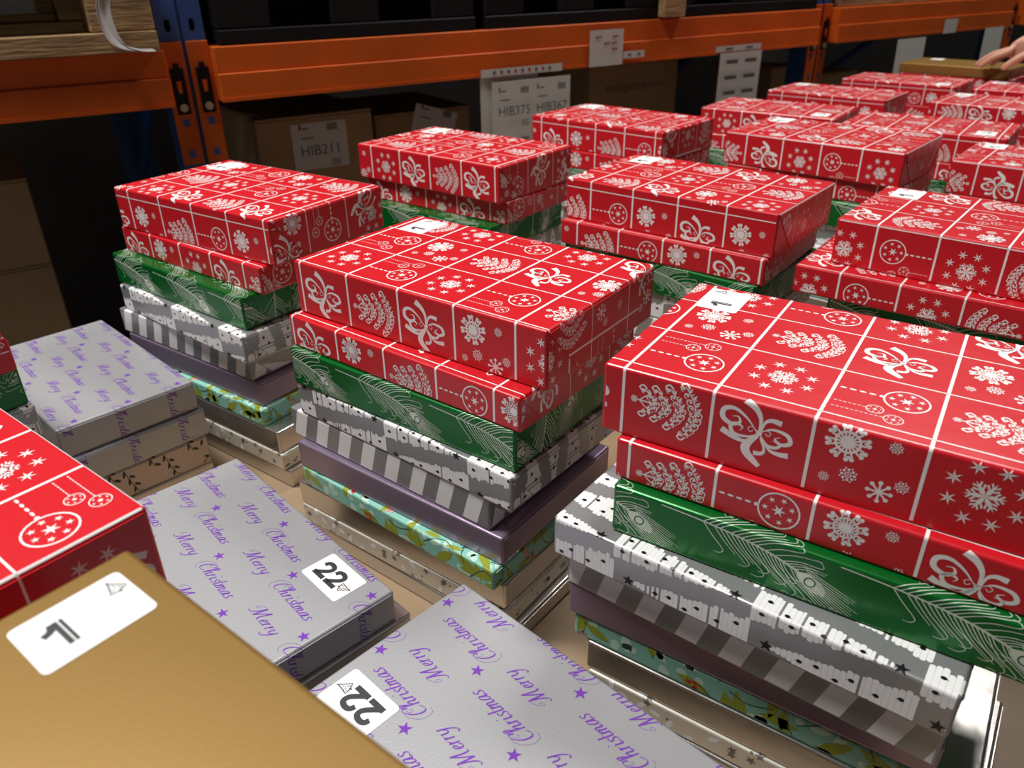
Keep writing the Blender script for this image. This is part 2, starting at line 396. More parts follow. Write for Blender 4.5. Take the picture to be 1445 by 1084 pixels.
# ------------------------------------------------------------------ wrapping a sheet round a box
def clip(poly, reg):
    for k in range(len(reg)):
        ax, ay = reg[k]; bx, by = reg[(k+1) % len(reg)]; ex, ey = bx-ax, by-ay; out = []; n = len(poly)
        if n == 0: return out
        px, py = poly[-1]; pd = ex*(py-ay)-ey*(px-ax)
        for qx, qy in poly:
            qd = ex*(qy-ay)-ey*(qx-ax)
            if (qd >= 0) != (pd >= 0):
                t = pd/(pd-qd); out.append((px+(qx-px)*t, py+(qy-py)*t))
            if qd >= 0: out.append((qx, qy))
            px, py, pd = qx, qy, qd
        poly = out
    return poly
def wrapped(kind, L, W, H, base, sheet=(), rot=False, r=.0028):
    """returns (body mesh, right flap mesh, left flap mesh); local origin at the centre of the underside"""
    body = MB(); fl = {1: MB(), -1: MB()}
    body.box(-L/2, L/2, -W/2, W/2, 0, H, base, r, 4)
    ft = .0009; kk = .92; hb = .0035
    for sg in (1, -1):
        a = H-r; y0 = -W/2+r*1.2; yb = max(.004, W/2-(a-hb)*kk-r)
        A = [(y0, a), (-yb, hb), (yb, hb), (-y0, a)]
        x0, x1 = sg*(L/2-.0002), sg*(L/2+ft); F = fl[sg]
        o = [(x1, y, z) for y, z in A]; n_ = [(x0, y, z) for y, z in A]
        F.face(o if sg > 0 else o[::-1], base); F.face(n_[::-1] if sg > 0 else n_, base)
        for k in range(4):
            q = (k+1) % 4; s4 = [n_[k], n_[q], o[q], o[k]]; F.face(s4 if sg > 0 else s4[::-1], base)
    if sheet:
        NS = 4; regs = []
        def rect(u0, u1, v0, v1): return [(u0, v0), (u1, v0), (u1, v1), (u0, v1)]
        regs.append((body, rect(r, L-r, r, W-r), lambda u, v, o: (u, v, H+o)))
        for k in range(NS):
            f0, f1 = k/NS, (k+1)/NS; a0, a1 = f0*PI/2, f1*PI/2
            def arc(s, o, a0=a0, a1=a1, f0=f0, f1=f1):    # s: 0..1 along the whole arc -> outward, height
                t = (s-f0)/(f1-f0); q = r+o
                return ((1-t)*math.sin(a0)+t*math.sin(a1))*q, ((1-t)*math.cos(a0)+t*math.cos(a1))*q
            d0, d1 = r-2*r*f0, r-2*r*f1
            regs.append((body, rect(r, L-r, d1, d0), lambda u, v, o, arc=arc: (lambda e: (u, r-e[0], H-r+e[1]))(arc((r-v)/(2*r), o))))
            regs.append((body, rect(r, L-r, W-d0, W-d1), lambda u, v, o, arc=arc: (lambda e: (u, W-r+e[0], H-r+e[1]))(arc((v-W+r)/(2*r), o))))
            regs.append((body, rect(d1, d0, r, W-r), lambda u, v, o, arc=arc: (lambda e: (r-e[0], v, H-r+e[1]))(arc((r-u)/(2*r), o))))
            regs.append((body, rect(L-d0, L-d1, r, W-r), lambda u, v, o, arc=arc: (lambda e: (L-r+e[0], v, H-r+e[1]))(arc((u-L+r)/(2*r), o))))
        regs.append((body, rect(r, L-r, -H+r, -r), lambda u, v, o: (u, -o, H+v)))
        regs.append((body, rect(r, L-r, W+r, W+H-r), lambda u, v, o: (u, W+o, H-(v-W))))
        yb = max(.004, W/2-(H-r-hb)*kk-r)
        hi, lo = r, H-hb
        regs.append((fl[1], [(L+hi, r*1.2), (L+lo, W/2-yb), (L+lo, W/2+yb), (L+hi, W-r*1.2)], lambda u, v, o: (L+ft+o, v, H-(u-L))))
        regs.append((fl[-1], [(-hi, r*1.2), (-hi, W-r*1.2), (-lo, W/2+yb), (-lo, W/2-yb)], lambda u, v, o: (-ft-o, v, H+u)))
        e = W/2-yb
        regs.append((body, [(L+r, -lo), (L+e, -lo), (L+r, -hi-r)], lambda u, v, o: (L+o, u-L, H+v)))
        regs.append((body, [(L+r, W+hi+r), (L+e, W+lo), (L+r, W+lo)], lambda u, v, o: (L+o, W-(u-L), H-(v-W))))
        regs.append((body, [(-r, -hi-r), (-e, -lo), (-r, -lo)], lambda u, v, o: (-o, -u, H+v)))
        regs.append((body, [(-r, W+lo), (-e, W+lo), (-r, W+hi+r)], lambda u, v, o: (-o, W+u, H-(v-W))))
        info = []
        for tgt, pg, fn in regs:
            # make counter-clockwise
            ar = sum(pg[k][0]*pg[(k+1) % len(pg)][1]-pg[(k+1) % len(pg)][0]*pg[k][1] for k in range(len(pg)))
            if ar < 0: pg = pg[::-1]
            xs = [p[0] for p in pg]; ys = [p[1] for p in pg]; c = (sum(xs)/len(xs), sum(ys)/len(ys)); h = 1e-4
            q0, qx, qy = (Vector(fn(c[0]+dx, c[1]+dy, 0)) for dx, dy in ((0, 0), (h, 0), (0, h)))
            nrm = (qx-q0).cross(qy-q0); ce = Vector((L/2, W/2, H/2)); flip = nrm.dot(q0-ce) < 0
            info.append((tgt, pg, fn, min(xs), max(xs), min(ys), max(ys), flip))
        for mt, ly, p in sheet:
            P = [((L-q.x, W-q.y) if rot else (q.x, q.y)) for q in p]
            ax = min(q[0] for q in P); bx = max(q[0] for q in P); ay = min(q[1] for q in P); by = max(q[1] for q in P)
            for tgt, pg, fn, x0, x1, y0, y1, flip in info:
                if bx <= x0 or ax >= x1 or by <= y0 or ay >= y1: continue
                if len(pg) == 4 and ax >= x0 and bx <= x1 and ay >= y0 and by <= y1 and tgt is body: Q = P
                else: Q = clip(P, pg)
                if len(Q) < 3: continue
                o = .00010+ly*.00006
                pts = [fn(q[0], q[1], o) for q in Q]; pts = [(a-L/2, b-W/2, c) for a, b, c in pts]
                tgt.face(pts[::-1] if flip else pts, mt)
    return body.mesh(kind), fl[1].mesh(kind+'_flap'), fl[-1].mesh(kind+'_flap')
# ------------------------------------------------------------------ number stickers
def rrect(w_, h_, r, n=4):
    out = []
    for cx, cy, a in ((w_/2-r, h_/2-r, 0), (-w_/2+r, h_/2-r, 90), (-w_/2+r, -h_/2+r, 180), (w_/2-r, -h_/2+r, 270)):
        for k in range(n+1):
            t = R(a+90*k/n); out.append((cx+r*math.cos(t), cy+r*math.sin(t)))
    return out
def tree_icon(S, x, y, s, rot=0):
    I = []
    T = [(0, .5), (-.1, .3), (-.08, .28), (-.25, .05), (-.2, .03), (-.42, -.3), (0, -.36), (.42, -.3), (.2, .03), (.25, .05), (.08, .28), (.1, .3), (0, .5)]
    stroke(I, [Vector(q) for q in T], .075, 'ink', 0, n=2)
    for k, (a, b) in enumerate(((-.1, -.1), (.12, -.16), (0, .12), (-.22, -.22), (.05, -.02), (.2, -.24))): ring(I, a, b, .06, .03, 'ink', 0, 7)
    stroke(I, [(0, -.36), (0, -.5)], .14, 'ink'); star(I, 0, .56, .1, .04, 'ink')
    place(S, I, x, y, s, rot)
def sticker_mesh(txt, w_, h_):
    """right = +x, up = +y in sticker space"""
    S = []
    def two(x, y, s):
        stroke(S, [(x-.30*s, y+.22*s), (x-.22*s, y+.42*s), (x, y+.48*s), (x+.24*s, y+.38*s), (x+.24*s, y+.14*s), (x+.02*s, y-.12*s), (x-.24*s, y-.36*s)], .24*s, 'ink', 0, n=5)
        stroke(S, [(x-.38*s, y-.38*s), (x+.40*s, y-.38*s)], .25*s, 'ink')
    if txt == '1':
        x, y, s = -.0095, -.0005, .0185
        stroke(S, [(x+.08*s, y-.5*s), (x+.08*s, y+.5*s)], .26*s, 'ink'); stroke(S, [(x-.05*s, y+.48*s), (x-.14*s, y+.26*s), (x-.36*s, y+.17*s)], .20*s, 'ink')
        stroke(S, [(x+.10*s, y-.5*s), (x+.10*s, y+.5*s)], .0006, 'label', 1); tree_icon(S, .0185, .0085, .010, .2)
    else:
        s = .0205; two(-.0135, -.001, s); two(.0045, -.001, s); tree_icon(S, .0195, -.002, .0125, -1.2)
    mb = MB(); o = rrect(w_, h_, .003); t = .00022
    mb.face([(a, b, t) for a, b in o], 'label'); n = len(o)
    for k in range(n):
        a, b = o[k], o[(k+1) % n]; mb.face([(*a, 0), (*b, 0), (*b, t), (*a, t)], 'label')
    mb.face([(a, b, 0) for a, b in o][::-1], 'label')
    for mt, ly, p in S: mb.face([(q[0], q[1], t+.00008+ly*.00005) for q in p], mt)
    return mb.mesh('number_sticker')
STK1 = sticker_mesh('1', .050, .0375); STK22 = sticker_mesh('22', .057, .039)
# ------------------------------------------------------------------ the kinds of wrapped box
DIM = {'thick': (.33, .204, .060), 'thin': (.322, .204, .037), 'green': (.315, .208, .046), 'trees': (.317, .210, .040), 'stripes': (.309, .208, .038),
       'lav': (.310, .208, .035), 'teal': (.305, .203, .026), 'silver': (.322, .208, .034), 'star': (.322, .208, .026), 'base': (.326, .212, .022),
       'purple': (.306, .196, .036), 'ornament': (.300, .192, .040), 'gold': (.325, .200, .030), 'undersilver': (.304, .194, .034)}
MESH = {}
def kind_mesh(kind, var=0):
    key = (kind, var)
    if key in MESH: return MESH[key]
    L, W, H = DIM[kind]; rot = False; nm = {'lav': 'lavender'}.get(kind, kind)
    if kind in ('thick', 'thin'):
        if kind == 'thick':
            u0, v0, cu, cv, rot = [(.0178, .012, 1, 0, False), (.010, .004, 0, 0, False), (.033, -.012, 4, 4, False), (.035, .003, 4, 0, False),
                                   (.045, -.012, 1, 4, False), (.0655, -.008, 0, 4, True), (.0705, -.008, 2, 4, True), (.027, -.012, 3, 4, False), (.0435, -.011, 4, 0, False)][var % 9]
        else:
            u0, v0, cu, cv, rot = [(.012, .010, 0, 4, False), (.006, .008, 3, 4, False), (.002, .006, 2, 0, False), (.022, .006, 3, 4, False),
                                   (.030, .006, 0, 4, False), (.050, -.014, 0, 4, True), (.040, -.014, 2, 4, True), (.030, .004, 1, 4, False)][var % 8]
        sh = sheet_red(L, W, H, u0, v0, cu, cv); base = 'red'
    elif kind == 'green': sh = sheet_green(L, W, H, (.048, .080, .015)[var % 3], (-.018, -.020, -.015)[var % 3]); base = 'green'
    elif kind == 'trees': sh = sheet_trees(L, W, H, (.028, .060)[var % 2], (-.002, .003)[var % 2]); base = 'silver_grey'
    elif kind == 'stripes': sh = sheet_stripes(L, W, H, .004+.01*var, 0); base = 'silver_grey'
    elif kind == 'lav': sh = (); base = 'lavender'
    elif kind == 'teal': sh = sheet_teal(L, W, H, 0, 0); base = 'teal'
    elif kind in ('silver', 'base', 'undersilver'): sh = (); base = 'silver'
    elif kind == 'star': sh = sheet_star(L, W, H, 0, 0); base = 'ivory'
    elif kind == 'purple': sh = sheet_text(L, W, H, 0, 0); base = 'pearl'; rot = bool(var)
    elif kind == 'ornament': sh = sheet_ornament(L, W, H, .01, .01); base = 'blush'
    elif kind == 'gold': sh = (); base = 'gold'
    MESH[key] = wrapped(nm+'_box', L, W, H, base, sh, rot)
    return MESH[key]
NAME = {'thick': 'red_gift_box', 'thin': 'red_gift_box', 'green': 'green_gift_box', 'trees': 'silver_tree_gift_box', 'stripes': 'striped_gift_box', 'lav': 'lavender_gift_box',
        'teal': 'floral_gift_box', 'silver': 'silver_gift_box', 'star': 'ivory_gift_box', 'base': 'silver_gift_box', 'undersilver': 'silver_gift_box', 'purple': 'purple_text_gift_box', 'ornament': 'ornament_gift_box', 'gold': 'gold_gift_box'}
DESC = {'thick': 'thick red gift box with white squares', 'thin': 'thin red gift box below the thick one', 'green': 'glossy green gift box with peacock feathers',
        'trees': 'silver gift box with dotted white trees', 'stripes': 'grey and white striped gift box', 'lav': 'plain lavender foil gift box', 'teal': 'teal gift box with leaves and berries',
        'silver': 'plain silver foil gift box', 'star': 'ivory gift box with small grey stars', 'base': 'plain silver bottom gift box', 'undersilver': 'plain silver gift box', 'purple': 'silver gift box with purple script', 'ornament': 'blush gift box with black ornaments', 'gold': 'plain gold gift box'}
TABLE = CAMZ-.645
def put(kind, corner, yaw, z, label, group=None, var=0, sz=1.0, stick=None, sy=1.0):
    """corner: front-left corner of the box in plan; z: height of its underside"""
    L, W, H = DIM[kind]; a = R(yaw); c, s = math.cos(a), math.sin(a)
    o = empty(NAME[kind], (corner[0]+c*L/2-s*W*sy/2, corner[1]+s*L/2+c*W*sy/2, z), a); o.scale.z = sz; o.scale.y = sy
    b, f1, f2 = kind_mesh(kind, var)
    obj('wrapped_body', b, o); obj('end_flap', f1, o); obj('end_flap', f2, o)
    if stick:
        txt, u, v, rz = stick
        t = obj('number_sticker', STK1 if txt == '1' else STK22, o); t.location = (u-L/2, v-W/2, H+.00012); t.rotation_euler.z = rz
        t['label'] = 'white sticker printed with the number '+txt
    tag(o, label, 'gift box', group)
    return o
ORDER = ['thick', 'thin', 'green', 'trees', 'stripes', 'lav', 'teal', 'silver', 'star', 'base']
S1 = ('1', .0365, .170, PI/2)         # the usual sticker place: back-left corner of the top, digit lying along the box
S1F = ('1', .285, .040, -PI/2)
def stack(where, x, y, zt, yaw, fits={}, var=(0, 0), group=None, stick=S1, lab=None, low=1.0):
    """x, y, yaw: front-left corner of the top box; zt: top height relative to the camera"""
    hs = {k: DIM[k][2] for k in ORDER}; order = list(ORDER)
    rest = zt+.645-sum(hs[k] for k in order[:-1])
    if rest > .008: hs['base'] = rest
    else:
        order = order[:-1]; rest = zt+.645-sum(hs[k] for k in order[:-1])
        if rest > .008: hs['star'] = rest
        else: order = order[:-1]; hs['silver'] = zt+.645-sum(hs[k] for k in order[:-1])
    z = CAMZ+zt; rnd = random.Random(where)
    for n, k in enumerate(order):
        z -= hs[k]; L, W, H = DIM[k]
        if k in fits: cx, cy, yw = fits[k]
        elif n == 0: cx, cy, yw = x, y, yaw
        else:
            yw = yaw+rnd.uniform(-2.2, 2.2)*low
            a0 = R(yaw); L0, W0, _ = DIM['thick']; mx = x+math.cos(a0)*L0/2-math.sin(a0)*W0/2+rnd.uniform(-.012, .006)*low; my = y+math.sin(a0)*L0/2+math.cos(a0)*W0/2+rnd.uniform(-.010, .008)*low
            a1 = R(yw); cx = mx-math.cos(a1)*L/2+math.sin(a1)*W/2; cy = my-math.sin(a1)*L/2-math.cos(a1)*W/2
        v = var[0] if k == 'thick' else var[1] if k == 'thin' else rnd.randrange(3) if k == 'green' else rnd.randrange(2) if k in ('trees', 'stripes') else 0
        if k == 'stripes' : v = min(v, 1)
        put(k, (cx, cy), yw, z, DESC[k]+' '+where, group and group+': '+DESC[k], v, hs[k]/H, stick if n == 0 else None)
# ------------------------------------------------------------------ setting
def structure(name, mesh):
    o = obj(name, mesh); o['kind'] = 'structure'; return o
b = MB(); b.box(-5, 7, -4, 9, -.05, 0, 'concrete'); structure('floor', b.mesh('floor'))
RA = R(33); DV = Vector((math.cos(RA), math.sin(RA), 0)); NV = Vector((-DV.y, DV.x, 0))
def rack_frame(o):                     # x along the racking, y away from the bench, z up
    o.rotation_euler.z = RA; return o
b = MB(); b.box(-2.5, 8, 3.6, 3.7, 0, 4.2, 'plaster'); rack_frame(structure('added_wall_back', b.mesh('added_wall_back')))  # unseen wall, added behind the racking so the bays stay dark
# packing bench
BA = R(-39)
def bench(x0, x1, y0, y1, lab):
    t0 = empty('packing_bench', (0, 0, 0), BA); tag(t0, lab, 'table')
    b = MB(); b.box(x0, x1, y0, y1, TABLE-.03, TABLE, 'ply', .003, 1); obj('bench_top', b.mesh('bench_top'), t0)
    for x in (x0+.05, x1-.05):
        for y in (y0+.05, y1-.05):
            b = MB(); b.box(x-.035, x+.035, y-.035, y+.035, 0, TABLE-.03, 'wood', .004); obj('leg', b.mesh('leg'), t0)
    for y in (y0+.05, y1-.05):
        b = MB(); b.box(x0+.085, x1-.085, y-.02, y+.02, TABLE-.13, TABLE-.031, 'wood', .003); obj('apron', b.mesh('apron'), t0)
bench(-1.255, .13, -.16, 1.845, 'brown packing bench under the script boxes and near red stacks')
bench(-.955, .13, 1.86, 3.17, 'brown packing bench under the red stacks by the held gold box')
# ------------------------------------------------------------------ the gift box stacks
far = 'in a stack towards the far end of the bench'
FG = 'far stacks'
stack('in the first row, rack end', -.57, 1.125, -.275, -34.1, {'thin': (-.576, 1.131, -36.8), 'green': (-.595, 1.121, -37.5), 'trees': (-.591, 1.111, -39.3),
      'stripes': (-.603, 1.114, -35.4), 'lav': (-.594, 1.106, -35.4), 'teal': (-.588, 1.096, -36), 'silver': (-.580, 1.090, -36), 'star': (-.578, 1.087, -36), 'base': (-.572, 1.090, -36.5)}, (2, 2))
stack('in the first row, middle stack', -.235, .806, -.279, -36.3, {'thin': (-.247, .798, -38.0), 'green': (-.250, .792, -36.8), 'trees': (-.249, .794, -38.8),
      'stripes': (-.266, .808, -38.5), 'lav': (-.259, .791, -37.2), 'teal': (-.257, .789, -39.5), 'silver': (-.268, .798, -37), 'star': (-.267, .796, -37), 'base': (-.262, .796, -38)}, (1, 1))
stack('in the first row, open bench side', .072, .542, -.275, -33.3, {'thin': (.083, .527, -34), 'green': (.081, .515, -33.5), 'trees': (.034, .534, -37.6),
      'stripes': (.047, .539, -38.4), 'lav': (.049, .538, -34.5), 'teal': (.055, .536, -35), 'silver': (.066, .526, -35), 'star': (.068, .522, -35), 'base': (.070, .520, -36)}, (0, 0))
stack('in the second row, rack end', -.274, 1.45, -.283, -38.4, {'thin': (-.262, 1.448, -37.0)}, (3, 2))
stack('in the second row, middle stack', .086, 1.174, -.283, -39.5, {'thin': (.078, 1.160, -38)}, (4, 4))
stack('in the second row, open bench side', .418, .97, -.290, -40.1, {'thin': (.372, .965, -38.0)}, (5, 5))
stack('in the third row, rack end', .052, 1.769, -.291, -41.4, {'thin': (.055, 1.760, -41)}, (7, 3))
stack('in the third row, middle stack', .417, 1.54, -.287, -42.0, {'thin': (.425, 1.532, -40)}, (6, 6))
for i, (x, y, z, yw, v, st) in enumerate([(.49, 2.065, -.327, -35.5, 3, S1F), (.755, 2.39, -.333, -40.5, 4, S1), (1.05, 2.60, -.331, -41.5, 2, S1F), (.745, 1.81, -.325, -37.2, 7, S1F),
                               (.80, 1.425, -.322, -40.5, 6, S1), (1.08, 2.09, -.325, -42, 0, S1), (1.30, 2.30, -.325, -40, 1, S1), (1.63, 2.56, -.33, -41, 2, S1)]):
    w_ = ['in the fourth row, rack end', 'in the fifth row, rack end', 'in the sixth row, rack end', 'in the fourth row, middle stack', 'in the third row, open bench side',
          'in the fifth row, middle stack', 'in the sixth row, middle stack', 'beyond the held gold box'][i]
    stack(w_, x, y, z, yw, {}, (v, (v+3) % 8), None, st, low=.5)
stack('under the held gold box', 1.285, 2.725, -.331, -44, {}, (1, 5), None, None, low=.3)
put('gold', (1.283, 2.728), -45.0, CAMZ-.331, 'plain gold gift box held by the reaching hand', stick=('1', .06, .165, PI/2))
# near left stacks
def org(c111, yaw, L, W):
    a = R(yaw); return (c111[0]-L*math.cos(a)+W*math.sin(a), c111[1]-L*math.sin(a)-W*math.cos(a))
x, y = org((-.2135, .3665), -38, .33, .204)
stack('in the stack beside the near gold box', x, y, -.275, -38, {}, (8, 1), None, None, low=.1)
x, y = org((-.537, .751), -37, .33, .204)
stack('beside the script stack by the dark bay', x, y, -.281, -37, {'thin': (x+.012, y-.006, -37), 'green': (x+.010, y-.004, -37.4), 'trees': (x+.014, y-.010, -37)}, (3, 6), None, None, low=.08)
x, y = org((-.192, .302), -38, .325, .200)
gx, gy = org((.067, .0985), -38, .325, .200)
gx, gy = (-.192-.200*math.sin(R(38)), .302-.200*math.cos(R(38)))
stack('under the near gold box', gx+.003, gy-.006, -.281, -38, {}, (5, 2), None, None, low=.1)
put('gold', (gx, gy), -38.4, CAMZ-.281, 'plain gold gift box with sticker 1 topping the nearest stack', stick=('1', .0313, .163, PI/2))
# purple script stacks (top corner at the right rear, yaw, top height)
def pile(where, c011, yaw, zt, kinds, stick, offs, heights, sy=1.0):
    a = R(yaw); z = CAMZ+zt; W0 = DIM['purple'][1]
    for n, k in enumerate(kinds):
        L, W, H = DIM[k]; h = heights[n]; z -= h
        W *= sy; cx, cy = c011[0]+W*math.sin(a)+offs[n][0], c011[1]-W*math.cos(a)+offs[n][1]
        lb = DESC[k]+' '+(['on top of', 'second in', 'third in', 'lowest in'][n])+' the stack '+where
        v = 1 if (k == 'purple' and where.startswith('with the upside')) else 0
        put(k, (cx, cy), yaw+offs[n][2], z, lb, None, v, h/H, stick if n == 0 else None, sy)
pile('beside the dark rack opening', (-.645, 1.133), -44.3, -.485, ['purple', 'purple', 'ornament', 'undersilver'], None, [(0, 0, 0), (.006, -.003, .4), (.008, -.005, -.5), (.005, -.004, 0)], [.042, .040, .044, .034], .88)
pile('with the upright 22 label', (-.320, .757), -46.7, -.50, ['purple', 'undersilver', 'purple', 'undersilver'], ('22', .252, .1645, 0), [(0, 0, 0), (.013, .004, .4), (.000, -.002, .5), (.0, -.002, 0)], [.0353, .036, .040, .0337], .93)
pile('with the upside-down 22 label', (-.047, .544), -44.5, -.50, ['purple', 'purple', 'undersilver', 'undersilver'], ('22', .0385, .0490, PI), [(0, 0, 0), (.004, -.008, .6), (.004, -.008, .5), (.004, -.006, 0)], [.036, .036, .040, .033])
# ------------------------------------------------------------------ pallet racking (frame: x along, y away from the bench; heights relative to the camera)
RS = 1.08; FO = 1.748*RS
def rk(t, z): return t*RS, CAMZ+z*RS
def text_mb(mb, txt, size, mt, mtx, align='CENTER'):
    cu = bpy.data.curves.new('lettering', 'FONT'); cu.body = txt; cu.size = size; cu.align_x = align; cu.align_y = 'CENTER'
    o = bpy.data.objects.new('lettering', cu); me = o.to_mesh()
    for p in me.polygons: mb.face([mtx @ me.vertices[k].co for k in p.vertices], mt)
    o.to_mesh_clear(); bpy.data.objects.remove(o); bpy.data.curves.remove(cu)
FACE = lambda x, y, z: Matrix.Translation((x, y, z)) @ Matrix.Rotation(PI/2, 4, 'X')      # text plane facing the bench
ZB0, ZB1 = CAMZ-.240*RS, CAMZ-.137*RS
UP = [.332*RS, 2.285*RS, 3.44*RS]; UW = .088*RS
def upright(name, x, lab, plates=True):
    e = empty(name, (0, 0, 0), RA); tag(e, lab, 'rack frame')
    for y0, nm in ((FO, 'front_post'), (FO+.95, 'rear_post')):
        mb = MB(); ya, yb = y0, y0+.075
        OCT = ((-.006, -.009), (-.003, -.012), (.003, -.012), (.006, -.009), (.006, .009), (.003, .012), (-.003, .012), (-.006, .009))
        slots = [CAMZ-.028*RS+k*.075 for k in range(-16, 32)] if nm == 'front_post' else []
        slots = [q for q in slots if .05 < q < 3.9 and not (ZB0-.15 < q < ZB1+.03)]
        for xa, xb, xx in ((x, x+UW*.5-.003, x+UW*.24), (x+UW*.5+.003, x+UW, x+UW*.76)):
            z0 = 0.0
            for q in slots:
                if q-.02 > z0: mb.box(xa, xb, ya, ya+.004, z0, q-.02, 'blue')
                out = [(xa, q-.009), (xx-.003, q-.02), (xx+.003, q-.02), (xb, q-.009), (xb, q+.009), (xx+.003, q+.02), (xx-.003, q+.02), (xa, q+.009)]
                cor = {0: (xa, q-.02), 2: (xb, q-.02), 4: (xb, q+.02), 6: (xa, q+.02)}
                for k in range(8):
                    k2 = (k+1) % 8; P = [out[k]]+([cor[k]] if k in cor else [])+[out[k2]]
                    P += [(xx+OCT[k2][0], q+OCT[k2][1]), (xx+OCT[k][0], q+OCT[k][1])]
                    mb.face([(a, ya, c) for a, c in P], 'blue'); mb.face([(a, ya+.004, c) for a, c in P][::-1], 'blue')
                z0 = q+.02
            mb.box(xa, xb, ya, ya+.004, z0, 4.0, 'blue')
        mb.box(x+UW*.5-.003, x+UW*.5+.003, ya+.004, ya+.009, 0, 4.0, 'blue')
        mb.box(x, x+.004, ya+.004, yb, 0, 4.0, 'blue'); mb.box(x+UW-.004, x+UW, ya+.004, yb, 0, 4.0, 'blue')
        p = obj(nm, mb.mesh(nm), e)
        for q in slots:
            if not (CAMZ-.45 < q < CAMZ+.4): continue
            for xx in (x+UW*.24, x+UW*.76):
                mb = MB()
                for k in range(8):
                    a, c = OCT[k], OCT[(k+1) % 8]
                    mb.face([(xx+a[0], ya-.0002, q+a[1]), (xx+c[0], ya-.0002, q+c[1]), (xx+c[0], ya+.006, q+c[1]), (xx+a[0], ya+.006, q+a[1])], 'blue')
                obj('slot', mb.mesh('slot'), p)
    zz = .25
    for k in range(5):
        mb = MB(); a = (x+UW*.5, FO+.06, zz); c = (x+UW*.5, FO+.96, zz+.62)
        mb.cyl(a if k % 2 == 0 else (a[0], c[1], a[2]), c if k % 2 == 0 else (c[0], a[1], c[2]), .018, 'blue', 8); obj('brace', mb.mesh('brace'), e); zz += .66
    return e
upright('rack_upright', UP[0], 'blue rack upright with twin orange end plates and black clips')
upright('rack_upright', UP[1], 'blue rack upright further along behind the far stacks')
upright('rack_upright', UP[2], 'blue rack upright at the far end by the forearm')
def beam(xa, xb, ea, eb, lab):
    """orange beam between two uprights with end plates ea/eb (x spans) hooked on the posts"""
    e = empty('rack_beam', (0, 0, 0), RA); tag(e, lab, 'rack beam')
    for yy, nm in ((FO-.045, 'front_rail'), (FO+.97, 'rear_rail')):
        mb = MB(); h = ZB1-ZB0
        mb.box(xa, xb, yy, yy+.045, ZB0, ZB0+h*.52, 'orange', .002); mb.box(xa, xb, yy+.006, yy+.045, ZB0+h*.52, ZB1, 'orange', .002)
        mb.box(xa, xb, yy-.002, yy+.004, ZB0, ZB0+.008, 'orange')
        obj(nm, mb.mesh(nm), e)
    for x0, x1 in (ea, eb):
        if x1 is None: continue
        mb = MB(); mb.box(x0, x1, FO-.007, FO-.001, ZB0-.13, ZB1+.012, 'orange', .0015)
        p = obj('end_plate', mb.mesh('end_plate'), e); xc = (x0+x1)/2; w2 = (x1-x0)*.30
        mb = MB(); za, zb = ZB0-.022, ZB0+.072
        mb.box(xc-w2, xc+w2, FO-.011, FO-.0071, za, zb, 'black', .001); mb.box(xc-w2*.45, xc+w2*.45, FO-.0125, FO-.0105, zb-.004, zb+.010, 'black', .001)
        mb.face([(xc+a, FO-.0113, za+.05+c) for a, c in ((-.005, .018), (-.0035, -.006), (.0035, -.006), (.005, .018))][::-1], 'orange')
        q = obj('locking_clip', mb.mesh('locking_clip'), p)
        mb = MB(); mb.cyl((xc, FO-.011, za+.014), (xc, FO-.015, za+.014), .0085, 'steel', 14); obj('bolt', mb.mesh('bolt'), p)
        for zz in (za-.018, za-.085):
            mb = MB(); mb.face([(xc+a, FO-.0073, zz+c) for a, c in ((-.007, -.008), (.007, -.008), (.007, .008), (-.007, .008))], 'blue')
            obj('slot', mb.mesh('slot'), p)
    return e
g = .004; h2 = UW*.5
beam(-2.2, UP[0]-.002, (UP[0]-.002, UP[0]+h2-g), (0, None), 'orange rack beam carrying the wooden pallet with plastic film')
beam(UP[0]+UW+.002, UP[1]-.002, (UP[0]+h2+g, UP[0]+UW+.002), (UP[1]-.002, UP[1]+h2-g), 'long orange rack beam with white sheets taped to it')
beam(UP[1]+UW+.002, UP[2]-.002, (UP[1]+h2+g, UP[1]+UW+.002), (UP[2]-.002, UP[2]+h2-g), 'orange rack beam behind the held gold box')
beam(UP[2]+UW+.002, UP[2]+2.4, (UP[2]+h2+g, UP[2]+UW+.002), (0, None), 'orange rack beam beyond the last rack upright')
# pallets on the beams
def pallet(x0, x1, mt, lab, over=.05, boards=5, th=.018, bh=.085, nblock=3):
    e = empty('pallet', (0, 0, 0), RA); tag(e, lab, 'pallet')
    y0, y1 = FO-over, FO+1.02; z = ZB1+.001
    for k in range(3):
        ya = y0+k*((y1-y0)-.10)/2
        mb = MB(); mb.box(x0, x1, ya, ya+.10, z, z+th, mt, .002); obj('bottom_board', mb.mesh('bottom_board'), e)
        for q in range(nblock):
            xa = x0+q*((x1-x0)-.12)/(nblock-1)
            mb = MB(); mb.box(xa, xa+.12, ya+.004, ya+.10, z+th, z+th+bh, mt, .004); obj('block', mb.mesh('block'), e)
    for q in range(boards):
        ya = y0+q*((y1-y0)-.12)/(boards-1)
        mb = MB(); mb.box(x0, x1, ya, ya+.12, z+th+bh, z+th*2+bh, mt, .002); obj('deck_board', mb.mesh('deck_board'), e)
    return z+th*2+bh
zt = pallet(-.95, UP[0]-.012, 'wood', 'rough wooden pallet on the rack beam with trailing film', .062, 7, .038, .10)
pallet(UP[0]+UW+.02, UP[0]+UW+.66, 'black', 'black plastic pallet beside the blue rack post', .03, 8, .03, .10)
pallet(UP[0]+UW+.69, UP[0]+UW+1.28, 'black', 'black plastic pallet above the taped sheet', .03, 8, .03, .10)
pallet(UP[0]+UW+1.31, UP[1]-.02, 'black', 'black plastic pallet with a wooden block at its end', .03, 8, .03, .10)
